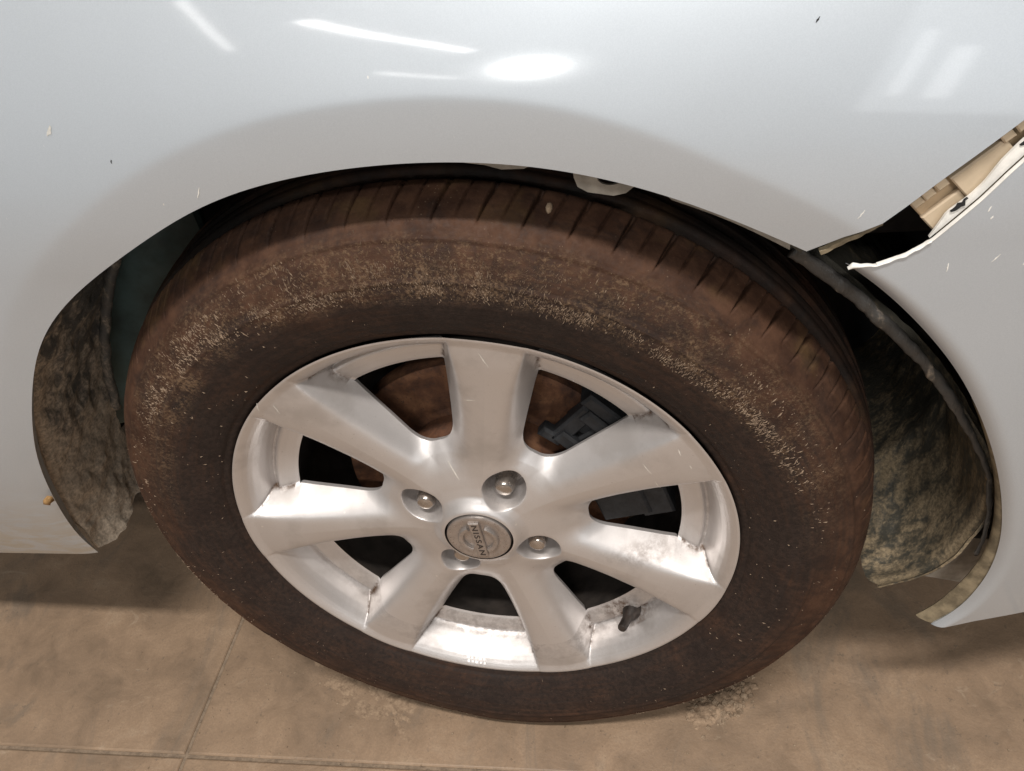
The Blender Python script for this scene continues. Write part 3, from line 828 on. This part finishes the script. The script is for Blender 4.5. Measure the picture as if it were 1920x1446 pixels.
def cre(X, Z): return np.hypot(X, Z - ZC)
lipF = dense(LIP, 261, 41)
def bandF(X, Z, t, u):
    r = cre(X, Z); ang = np.degrees(np.arctan2(Z - ZC, X)); ang = np.where(ang < -90, ang + 360, ang)
    rc = np.interp(ang, [48, 60, 75, 90, 105, 120, 142, 160, 190], [.378, .371, .370, .366, .365, .364, .367, .374, .40])
    k = np.interp(ang, [50, 120, 140, 165, 190], [.22, .22, .22, .26, .34])
    q = rc - r; e = np.interp(ang, [60, 120, 160, 190], [.0016, .0022, .008, .012])
    return k * .5 * (q + np.sqrt(q * q + e * e)) - .0003
bottomF = [tuple(lipF[0]), (-.42, .2500), (-.50, .2465), (-.75, .240), (-1.2, .235)]
fender, PF = panel('fender', lipF, bottomF, FEDGE, YF, bandF, .42, M_paint, car, [(.0010, .0010), (.0022, .0026), (.0034, .0060), (.0046, .0095)])
fender['label'] = 'silver front wing panel over the wheel'

lipB = dense(LIP2, 181, 31)
def bandB(X, Z, t, u):
    e = np.clip(1 - t / .010, 0, 1)
    # soft outward roll close to the arch, torn straight lip at its upper tip
    return .0055 * e ** 2 - .0005
bottomB = [tuple(lipB[-1]), (.3849, .2190), (.4171, .2300), (.50, .250), (.62, .26), (1.0, .27)]
bumper, PB = panel('bumper', lipB, BEDGE, bottomB, YB, bandB, .36, M_paint, car, [(.0012, .0012), (.0026, .0040), (.0040, .012)])
bumper['label'] = 'silver bumper side pulled away from the wing'

def strip(name, line, profile, mat, parent, ang=40):
    """sweep a small section along a 3-D polyline; profile: list of (a,b) along (side, y)"""
    L = np.array(line); n = len(L)
    tg = np.gradient(L, axis=0); tg[:, 1] = 0; tg /= np.linalg.norm(tg, axis=1)[:, None]
    sd = np.stack([-tg[:, 2], 0 * tg[:, 0], tg[:, 0]], -1)
    V = np.concatenate([L + sd * a + np.array([0, b, 0]) for a, b in profile])
    F = grid_faces(len(profile), n).tolist()
    m = len(profile)
    F.append([q * n for q in range(m)]); F.append([q * n + n - 1 for q in reversed(range(m))])
    return sharp(mesh(name, V, F, mat, parent), ang)

def line3(P2, yfn, off, n, noise=0.0, sm=0):
    Q = dense(P2, n, sm)
    L = np.stack([Q[:, 0], yfn(Q[:, 0], Q[:, 1]) + off, Q[:, 1]], -1)
    if noise: L += (np.stack([vnoise(L, 300), vnoise(L + 5, 300) * .3, vnoise(L + 9, 300)], -1) - np.array([.5, .15, .5])) * noise
    return L
strip('wing_bottom_fold', line3([(-.4300, .2512), (-.50, .2465), (-.75, .240)], YF, .003, 60), [(.0006, -.0010), (-.0010, .0004), (-.0012, .0100), (.0004, .0140), (.0016, .0100)], M_paint, car)
# bumper upper edge: white rolled edge and the inner flange behind it
top = BEDGE[1:]
strip('bumper_edge', line3(top, YB, -.0004, 160), [(-.0006, .0010), (-.0006, -.0002), (-.0002, -.0006), (.0003, -.0005), (.0006, .0003), (.0006, .0012)], M_white, car)
fl = line3(BEDGE[3:], YB, .0030, 140)
w = np.interp(fl[:, 0], [.2795, .284, .289, .296, .302, .309, .318, .5], [.0002, .0022, .0048, .0036, .0036, .0056, .0064, .0075])
tgs = np.gradient(fl, axis=0); tgs[:, 1] = 0; tgs /= np.linalg.norm(tgs, axis=1)[:, None]; sds = np.stack([-tgs[:, 2], 0 * w, tgs[:, 0]], -1)
V = np.concatenate([fl, fl + sds * w[:, None], fl + sds * w[:, None] + np.array([0, .0018, 0]), fl + np.array([0, .0018, 0])])
sharp(mesh('bumper_flange', V, grid_faces(4, 140).tolist(), M_white, car), 40)
# torn white tip
tl = line3(BEDGE[:4], YB, -.0006, 60, .0015)
wv = np.interp(tl[:, 0], [.242, .246, .250, .256, .262, .272], [.0003, .0022, .0012, .0003, .0001, .0001]) * (.6 + .8 * vnoise(tl, 500))
sd3 = np.array([-.3, 0, .95])
V = np.concatenate([tl - sd3 * .0006 + np.array([0, .003, 0]), tl - sd3 * .0006, tl + sd3 * wv[:, None] * .5 - np.array([0, .0012, 0]), tl + sd3 * wv[:, None], tl + sd3 * wv[:, None] + np.array([0, .0014, 0])])
mesh('torn_edge', V, grid_faces(5, 60).tolist(), M_white, car)

# dirty inward-turned lip at the bottom of the bumper arch
n = 120; q = lipB[60:][::1]; q = q[np.linspace(0, len(q) - 1, n).astype(int)]
dr = q - np.array([0, ZC]); dr /= np.linalg.norm(dr, axis=1)[:, None]
wl = np.interp(np.linspace(0, 1, n), [0, .3, .6, .85, 1], [.0008, .0016, .0045, .0105, .0110])
yl = YB(q[:, 0], q[:, 1]) + .0055
def rowl(k, dy): return np.stack([q[:, 0] - dr[:, 0] * wl * k, yl + dy, q[:, 1] - dr[:, 1] * wl * k], -1)
V = np.concatenate([rowl(-.25, .0035), rowl(-.15, .0006), rowl(.3, .0012), rowl(.85, .0035), rowl(1, .0055), rowl(.85, .0075), rowl(-.2, .0070)])
F = grid_faces(7, n).tolist(); F.append([k * n + n - 1 for k in range(7)])
sharp(mesh('bumper_lip', V, F, M_edge, car), 50)['label'] = 'dirty tan lip along the lower bumper arch'
# pale stays seen between the liner and the bumper
def stay(a0, a1, r0, r1, y0, y1):
    V = []; n = 12
    for y in (y0, y1):
        for r in (r0, r1):
            for a in np.radians(np.linspace(a0, a1, n)): V.append((r * math.cos(a), y + .01 * (a - R(a0)), ZC + r * math.sin(a)))
    f = []
    for (p, q_) in ((0, 1), (1, 3), (3, 2), (2, 0)):
        for k in range(n - 1): f.append((p * n + k, p * n + k + 1, q_ * n + k + 1, q_ * n + k))
    for k in (0, n - 1): f.append((k, n + k, 3 * n + k, 2 * n + k))
    mesh('bumper_stay', V, f, M_tab, car, False)
M_tab = plain('dirty_body_paint', (.30, .275, .235), .6, .0, .25, 90)
stay(12, 23, .3745, .40, .022, .026)
stay(-13, -5, .366, .40, .040, .044)

# retainer bracket with clip teeth in the gap
BO = .014
def gap_point(s, side, off):
    """s metres along the wing edge from its break point, side metres towards the bumper, off inboard"""
    E = np.array(FEDGE[2:]); d = np.r_[0, np.cumsum(np.linalg.norm(np.diff(E, axis=0), axis=1))]
    x = np.interp(s, d, E[:, 0]); z = np.interp(s, d, E[:, 1]); t = np.array([.735, .678])
    nrm = np.array([t[1], -t[0]]); p = np.array([x, z]) + nrm * side
    return np.array([p[0], float(YF(np.array(x), np.array(z))) + off, p[1]])
def gap_box(V, F, s0, s1, a0, a1, o0, o1, bev=.0008):
    b = len(V); P = []
    for o, k in ((o0, bev), (o0 + bev, 0), (o1, 0)):
        for s, a, ks, ka in ((s0, a0, 1, 1), (s1, a0, -1, 1), (s1, a1, -1, -1), (s0, a1, 1, -1)):
            P.append(gap_point(s + ks * k, a + ka * k, o))
    V += P; F.append((b, b + 1, b + 2, b + 3))
    for l in range(2):
        for e in range(4): F.append((b + l * 4 + e, b + l * 4 + 4 + e, b + l * 4 + 4 + (e + 1) % 4, b + l * 4 + (e + 1) % 4))
V = []; F = []
gap_box(V, F, .0125, .20, -.012, .034, .0100, .014)             # base plate, deeper pockets show this
br = mesh('bumper_bracket', V, F, M_tan, car, False)
br['label'] = 'yellowed plastic bumper bracket in the open gap'
V = []; F = []
gap_box(V, F, .0330, .0600, .0058, .030, .0055, .0102); gap_box(V, F, .0800, .20, .0058, .030, .0055, .0102)
gap_box(V, F, .0125, .0330, .0150, .030, .0075, .0102)
mesh('bracket_rail', V, F, M_tan_light, br, False)
for s in (.0135, .0195, .0262, .0585, .0655, .0722):
    V = []; F = []; gap_box(V, F, s, s + .0056, .0020, .0072, .0040, .0102)
    mesh('clip_tooth', V, F, M_tan_light, br, False)
# pale sealer strip under the wing's front corner
strip('sealer_strip', line3([(.2290, .5750), (.2400, .5812), (.2500, .5862), (.2565, .5905)], YF, .006, 50, .0012), [(-.0034, .001), (-.0030, -.001), (-.0006, -.0012), (.0004, .001)], M_edge, car)

# inner flange tabs hanging behind the arch lip
def tab(pts, Y, mat, low=0.0):
    import bmesh
    bm = bmesh.new()
    vs = [bm.verts.new((x, Y, z - low)) for x, z in pts]; f = bm.faces.new(vs)
    r = bmesh.ops.extrude_face_region(bm, geom=[f]); 
    for v in [g for g in r['geom'] if isinstance(g, bmesh.types.BMVert)]: v.co.y += .0016
    bmesh.ops.recalc_face_normals(bm, faces=bm.faces)
    me = bpy.data.meshes.new('flange_tab'); bm.to_mesh(me); bm.free(); me.materials.append(mat)
    o = bpy.data.objects.new('flange_tab', me); COL.objects.link(o); o.parent = fender; return o
tab([(.045, .640), (.045, .6243), (.0560, .6222), (.0649, .6190), (.0770, .6186), (.0856, .6216), (.090, .640)], .0, M_tab)
import numpy as _n
hole = [(.1232 + .0072 * math.cos(a), .6134 + .0050 * math.sin(a)) for a in _n.linspace(math.pi * 1.02, math.pi * 1.98, 14)]
# plate with a half-round cut-out along its upper part
pts = [(.1030, .632), (.1036, .6140), (.1052, .6085), (.1105, .6050), (.1243, .6020), (.1310, .6032), (.1358, .6070), (.1395, .6180), (.1395, .6240), (.1310, .6240)] + [(x, z) for x, z in hole[::-1]] + [(.1155, .6290)]
tab(pts, .0, M_tab, .0022)
q = [(.1460, .6130), (.1483, .6037), (.1552, .5964)]
lo = [(.1552 + (.2181 - .1552) * k, .5964 + (.5627 - .5964) * k + .0020 * math.sin(math.pi * k)) for k in np.linspace(.08, 1, 12)]
hi = [(.2181 + (.1552 - .2181) * k, .5700 + (.6080 - .5700) * k + .002 * math.sin(math.pi * k)) for k in np.linspace(0, 1, 12)]
tab(q + lo + hi, -.002, M_tab)

# ---- wheel arch liners
def liner(name, ang, rad, y0, y1, mat, amp, na=170, ny=70, mud=None, label=None, ragged=0.0, curl=0.0, yoff=None):
    th = np.radians(np.linspace(ang[0], ang[-1], na)); ys = np.linspace(y0, y1, ny)
    rr = np.interp(np.degrees(th), ang if ang[0] < ang[-1] else ang[::-1], rad if ang[0] < ang[-1] else rad[::-1])
    k = np.hanning(15); k /= k.sum(); rr = np.convolve(np.pad(rr, 7, mode='edge'), k, 'valid')
    T, Yg = np.meshgrid(th, ys, indexing='ij'); Yg = Yg + (0 if yoff is None else yoff(np.degrees(T))); Rr = np.repeat(rr[:, None], ny, 1)
    P = np.stack([Rr * np.cos(T), Yg, ZC + Rr * np.sin(T)], -1)
    n = fbm(P, 28, 4) - .5; n2 = fbm(P + 3, 90, 3) - .5
    edge = np.clip((Yg - y0) / .012, 0, 1)
    Rr = Rr + amp * (n * .016 + n2 * .006) * (.35 + .65 * edge) + .0035 * np.exp(-((Yg - y0 - .006) / .003) ** 2)
    Yg2 = Yg + (fbm(P + 7, 60, 3) - .5) * .008 * amp * (1 - edge)
    T = th[0] + (T - th[0]) * (1 - curl * np.clip(((Yg - .065) / .06) ** 2, 0, 1.3))
    Tg = T + ragged * (fbm(P + 11, 45, 3) - .5) * np.clip(1 - np.abs(T - th[-1]) / .12, 0, 1)
    P = np.stack([Rr * np.cos(Tg), Yg2, ZC + Rr * np.sin(Tg)], -1)
    mv = np.zeros(T.shape) if mud is None else mud(np.degrees(T), Yg)
    # give the sheet a thickness: second skin 2.5 mm further out
    Q = P.copy(); er = np.stack([np.cos(Tg), 0 * Tg, np.sin(Tg)], -1); Q = Q + er * .0025
    A = P.reshape(-1, 3); B = Q.reshape(-1, 3); f = grid_faces(na, ny)
    nA = len(A); F = f.tolist() + (f[:, ::-1] + nA).tolist()
    for i in range(na - 1): F += [[i * ny, (i + 1) * ny, nA + (i + 1) * ny, nA + i * ny]]
    for j in range(ny - 1): F += [[(na - 1) * ny + j, (na - 1) * ny + j + 1, nA + (na - 1) * ny + j + 1, nA + (na - 1) * ny + j]]
    o = mesh(name, np.concatenate([A, B]), F, mat, car, True, None, {'mud': np.concatenate([mv.ravel(), mv.ravel()])})
    sharp(o, 50)
    if label: o['label'] = label
    return o
liner('arch_liner', [50, 45.7, 37, 28, 19, 11, .7, -6, -9, -12, -14, -15.5], [.336, .3375, .3417, .350, .359, .3695, .3735, .362, .3545, .342, .330, .316], .010, .310, M_liner, .35, 190, 100,
      lambda a, y: np.interp(a, [-16, 0, 25, 45], [.7, .7, .4, -.1]) - .3 * np.clip((y - .06) / .1, 0, 1), 'black plastic arch liner caked with mud ahead of the tyre', .09, .085)
liner('arch_liner', [123, 112, 90, 70, 48.5], [.346, .345, .345, .345, .340], .004, .225, M_liner, .35, 150, 60, lambda a, y: 0 * a - .25, 'black arch liner above the tyre')
liner('arch_liner', [121, 135, 150, 165, 178, 189], [.352, .357, .362, .369, .380, .392], .003, .105, M_linerR, .8, 190, 60,
      lambda a, y: np.interp(a, [120, 150, 168, 190], [-.5, .0, .6, 1.2]) + .35 * np.clip(1 - (y - .003) / .035, 0, 1) * np.clip((a - 145) / 15, 0, 1), 'dusty torn arch liner behind the tyre', .09, .03, lambda a: np.interp(a, [121, 150, 170, 180, 189], [0, 0, .001, .005, .015]))
# rolled inboard edge of that liner
n = 120; aa = np.radians(np.linspace(121, 172, n)); rr = np.interp(np.degrees(aa), [121, 135, 150, 165, 178], [.349, .354, .359, .366, .376])
Lp = np.stack([rr * np.cos(aa), .104 + (fbm(np.stack([aa * 9, aa * 0, aa * 0], -1), 3, 3) - .5) * .012, ZC + rr * np.sin(aa)], -1)
V, F = sweep(Lp, [.0045] * n, 10); mesh('liner_edge', V, F, M_linerR, car)['label'] = 'mud-caked rolled edge of the torn liner'
# edge bead of the front liner
n = 140; aa = np.radians(np.linspace(49, -2, n)); rr = np.interp(np.degrees(aa)[::-1], [-2, .7, 11, 19, 28, 37, 45.7, 49], [.373, .3735, .3695, .359, .350, .3417, .3375, .3365])[::-1]
Lp = np.stack([(rr + .001) * np.cos(aa), 0 * aa + .0075, ZC + (rr + .001) * np.sin(aa)], -1)
Lp[:, 1] += (fbm(Lp, 60, 3) - .5) * .004
V, F = sweep(Lp, list(np.interp(np.linspace(0, 1, n), [0, .45, .7, 1], [.0048, .0036, .0020, .0016]) * (.75 + .5 * fbm(Lp + 2, 130, 3))), 12)
V = np.array(V); ctr = np.repeat(Lp, 12, 0); V[:, 1] = ctr[:, 1] + (V[:, 1] - ctr[:, 1]) * .55
V = V + (np.stack([fbm(V, 150, 3), fbm(V + 4, 150, 3), fbm(V + 8, 150, 3)], -1) - .5) * .0024
mesh('liner_edge', V, F, mat_mudplastic('liner_edge_plastic', (.36, .29, .22), .14, (.055, .052, .048)), car)

# ---- inner body: panels that close the wheel well and carry the wing
def slab(name, c, h, mat, parent=car, rot=None):
    V = []; F = []; box(V, F, c, h[0], h[1], h[2], rot, .004); return mesh(name, V, F, mat, parent, False)
slab('inner_wing_panel', (-.05, .330, .52), (.60, .012, .24), M_teal)
slab('inner_wing_panel', (-.36, .175, .46), (.10, .010, .17), M_teal, rot=Matrix.Rotation(R(18), 4, 'Z'))
# unseen, added to keep outside light off the wheel well: engine bay, underbody, bonnet
V = []; F = []
box(V, F, (-.10, .98, .52), 1.15, .70, .30); box(V, F, (-.85, .60, .36), .40, .46, .10)
mesh('underbody_light_block', V, F, M_void, car, False)
slab('front_panel', (.56, .34, .42), (.16, .30, .20), M_void)
slab('gap_dark_sheet', (.31, .050, .62), (.075, .012, .075), M_void)  # dark sheet added to stand for the shade inside the open gap
# bonnet closing the top of the wing
xs = np.linspace(-1.2, .55, 30); vs = np.linspace(0, 1, 26)
Xg, Vg = np.meshgrid(xs, vs, indexing='ij')
Yg = .055 + Vg * 1.6; Zg = .86 + .10 * np.sin(Vg * math.pi) - .10 * np.clip((Xg + .1) / .8, 0, 1) ** 2
mesh('bonnet', np.stack([Xg, Yg, Zg], -1).reshape(-1, 3), grid_faces(30, 26).tolist(), M_paint, car)
# suspension strut and drive shaft in the dark of the arch
V, F = sweep([(0, .10, ZC + .02), (0, .15, ZC + .16), (0, .19, ZC + .34)], [.028, .026, .030], 20); mesh('suspension_strut', V, F, M_void, car)
V, F = sweep([(0, .09, ZC), (0, .24, ZC - .01)], [.05, .04], 24); mesh('wheel_hub_carrier', V, F, M_void, car)

# paint chips and scratches
def sliver(parent, a, b, yfn, w, mat, name):
    a = np.array(a); b = np.array(b); d = b - a; L = np.linalg.norm(d); d /= L; nrm = np.array([-d[1], d[0]]); V = []; k = 7
    for i in range(k):
        t_ = i / (k - 1); ww = w * (math.sin(math.pi * min(max(t_, .06), .94)) ** .6) * (.7 + .6 * rng.random())
        c_ = a + d * L * t_ + nrm * rng.normal(0, w * .25)
        for sd_ in (-1, 1):
            p_ = c_ + nrm * ww * sd_; V.append((p_[0], float(yfn(p_[0], p_[1])) - .00025, p_[1]))
    F = [(2 * i, 2 * i + 1, 2 * i + 3, 2 * i + 2) for i in range(k - 1)]
    nV = len(V); V += [(x, y + .0004, z) for x, y, z in V]; F += [tuple(q + nV for q in f[::-1]) for f in F]
    mesh(name, V, F, mat, parent, False)
def yfen(x, z): X = np.array([[x]]); Z = np.array([[z]]); return (YF(X, Z) + bandF(X, Z, 0 * X, 0 * X))[0, 0]
for q in [(-.1004, .6302, -.104, .6238), (.2467, .5996, .2439, .595), (-.1253, .6225, -.1254, .6212), (.0094, .6798, .0095, .6785)]:
    sliver(fender, q[:2], q[2:], yfen, .00035, M_white, 'paint_chip')
sliver(bumper, (.2868, .5942), (.2932, .6008), lambda x, z: float(YB(np.array(x), np.array(z))) + .0024, .0013, M_black, 'slot_dark_plate')  # black plate laid on the flange for the dark of a hole
sliver(bumper, (.3110, .6242), (.3180, .6320), lambda x, z: float(YB(np.array(x), np.array(z))) + .0024, .0011, M_black, 'slot_dark_plate')
for q in [(.2185, .6868, .2171, .6845), (-.1444, .650, -.1448, .648)]: sliver(fender, q[:2], q[2:], yfen, .00035, M_black, 'paint_chip')
sliver(fender, (-.1740, .6695), (-.178, .6645), yfen, .0011, mat_crumb('dust_smudge', (.46, .45, .42), (.50, .49, .45)), 'dust_smudge')
for q in [(.3136, .5706, .3105, .5662), (.3033, .5974, .3025, .5945), (.2906, .5671, .2907, .5620), (.3259, .565, .3256, .5632), (.3054, .5923, .3044, .5904)]:
    sliver(bumper, q[:2], q[2:], lambda x, z: float(YB(np.array(x), np.array(z))) - .0005, .00035, M_white, 'paint_chip')
M_scr = plain('bare_scratch', (.74, .70, .64), .5, .3, .1, 200)
for q in [(.0309, .4925, .0357, .4797), (.0116, .4456, .0203, .447), (-.0158, .3741, -.0083, .3581), (.1338, .3859, .14, .376), (.1421, .3675, .1465, .3561), (-.1302, .4475, -.1278, .4385), (-.1411, .4512, -.1427, .4423), (.1588, .4044, .1603, .3981), (.1666, .3885, .1681, .3853)]:
    sliver(wheel, q[:2], q[2:], lambda x, z: float(alloy_y(np.array([math.hypot(x, z - ZC)]), np.array([math.atan2(z - ZC, x)]))[0][0]), .00042, M_scr, 'scratch')
# clot of orange mud stuck low on the wing behind the wheel
V = []; F = []; m = 10; c = np.array([-.3575, -.0200, .3600])
for lv, (sc, h) in enumerate(((1.0, .003), (.9, -.0008), (.5, -.0024))):
    for k in range(m):
        q = 2 * math.pi * k / m; e = .7 + .6 * rng.random()
        V.append(c + np.array([math.cos(q) * .0050 * sc * e + .3 * math.sin(q) * .004, h, math.sin(q) * .0042 * sc * e]))
V.append(c + np.array([0, -.0028, 0]))
for lv in range(2):
    for k in range(m): F.append((lv * m + k, lv * m + (k + 1) % m, lv * m + m + (k + 1) % m, lv * m + m + k))
for k in range(m): F.append((2 * m + k, 2 * m + (k + 1) % m, 3 * m))
mesh('mud_clot', V, F, mat_crumb('orange_mud', (.20, .115, .045), (.34, .20, .085)), fender)

# ------------------------------------------------------------------ crumbs of dry mud on the floor
def crumbs(name, cx, cy, sx, sy, n, smin_, smax, mat, label, rot=0.0):
    V = []; F = []
    base = [(-1, -1, 0), (1, -1, 0), (1, 1, 0), (-1, 1, 0), (-.6, -.7, 1), (.7, -.6, 1), (.6, .7, 1), (-.7, .6, 1)]
    Q = [(4, 5, 6, 7), (0, 1, 5, 4), (1, 2, 6, 5), (2, 3, 7, 6), (3, 0, 4, 7), (3, 2, 1, 0)]
    for k in range(n):
        a, b_ = rng.normal(0, 1, 2); x = cx + a * sx * math.cos(rot) - b_ * sy * math.sin(rot); y = cy + a * sx * math.sin(rot) + b_ * sy * math.cos(rot)
        s = smin_ + (smax - smin_) * rng.random() ** 3; q = rng.random() * 6.28; b = len(V); h = s * (.35 + .7 * rng.random())
        for p in base:
            px = p[0] * s * (.7 + .6 * rng.random()); py = p[1] * s * (.7 + .6 * rng.random()) * .8
            V.append((x + px * math.cos(q) - py * math.sin(q), y + px * math.sin(q) + py * math.cos(q), .0004 + p[2] * h * (.7 + .5 * rng.random())))
        F += [tuple(b + i for i in f) for f in Q]
    o = mesh(name, V, F, mat, None, False); o['kind'] = 'stuff'; o['label'] = label; o['category'] = 'dirt'; return o
crumbs('mud_crumbs', .205, .034, .016, .009, 260, .0006, .0036, M_crumb, 'pale dried mud crumbs fallen beside the foot of the tyre', .6)
crumbs('mud_grit', -.10, .0, .22, .05, 420, .0003, .0013, M_crumb, 'fine mud grit scattered on the tiles around the tyre')

M_crust = mat_crumb('tan_mud_crust', (.215, .150, .100), (.375, .268, .180))
# thin crust of dried mud on the tiles beside the tyre
def crust(cx, cy, rx_, ry_, rot, hmax, thr, label, n=90):
    u = np.linspace(-1, 1, n); U, Vv = np.meshgrid(u, u, indexing='ij')
    X = cx + U * rx_ * math.cos(rot) - Vv * ry_ * math.sin(rot); Y = cy + U * rx_ * math.sin(rot) + Vv * ry_ * math.cos(rot)
    P = np.stack([X, Y, 0 * X], -1)
    h = fbm(P + 21, 70, 5) + .25 * (fbm(P + 33, 240, 3) - .5) - thr - .35 * np.clip(U ** 2 + Vv ** 2, 0, 2) ** 1.5
    Z = np.clip(h, -.02, .30) / .30 * hmax
    keep = np.zeros((n - 1, n - 1), bool)
    hm = np.maximum.reduce([h[:-1, :-1], h[1:, :-1], h[:-1, 1:], h[1:, 1:]]); keep = hm > 0
    f = grid_faces(n, n, False, True).reshape(n - 1, n - 1, 4)[keep]
    ids, inv = np.unique(f, return_inverse=True)
    V = np.stack([X, Y, Z + .0001], -1).reshape(-1, 3)[ids]
    o = mesh('mud_crust', V, inv.reshape(-1, 4), M_crust, None, True); o['kind'] = 'stuff'; o['label'] = label; o['category'] = 'dirt'
    return o
crust(-.175, .022, .095, .040, -.45, .0014, .43, 'pale dried mud crust on the tile at the wheel foot, near the grout joint')
crust(.205, .034, .045, .020, .55, .0045, .30, 'lumpy mud crust fallen beside the bumper side of the tyre')
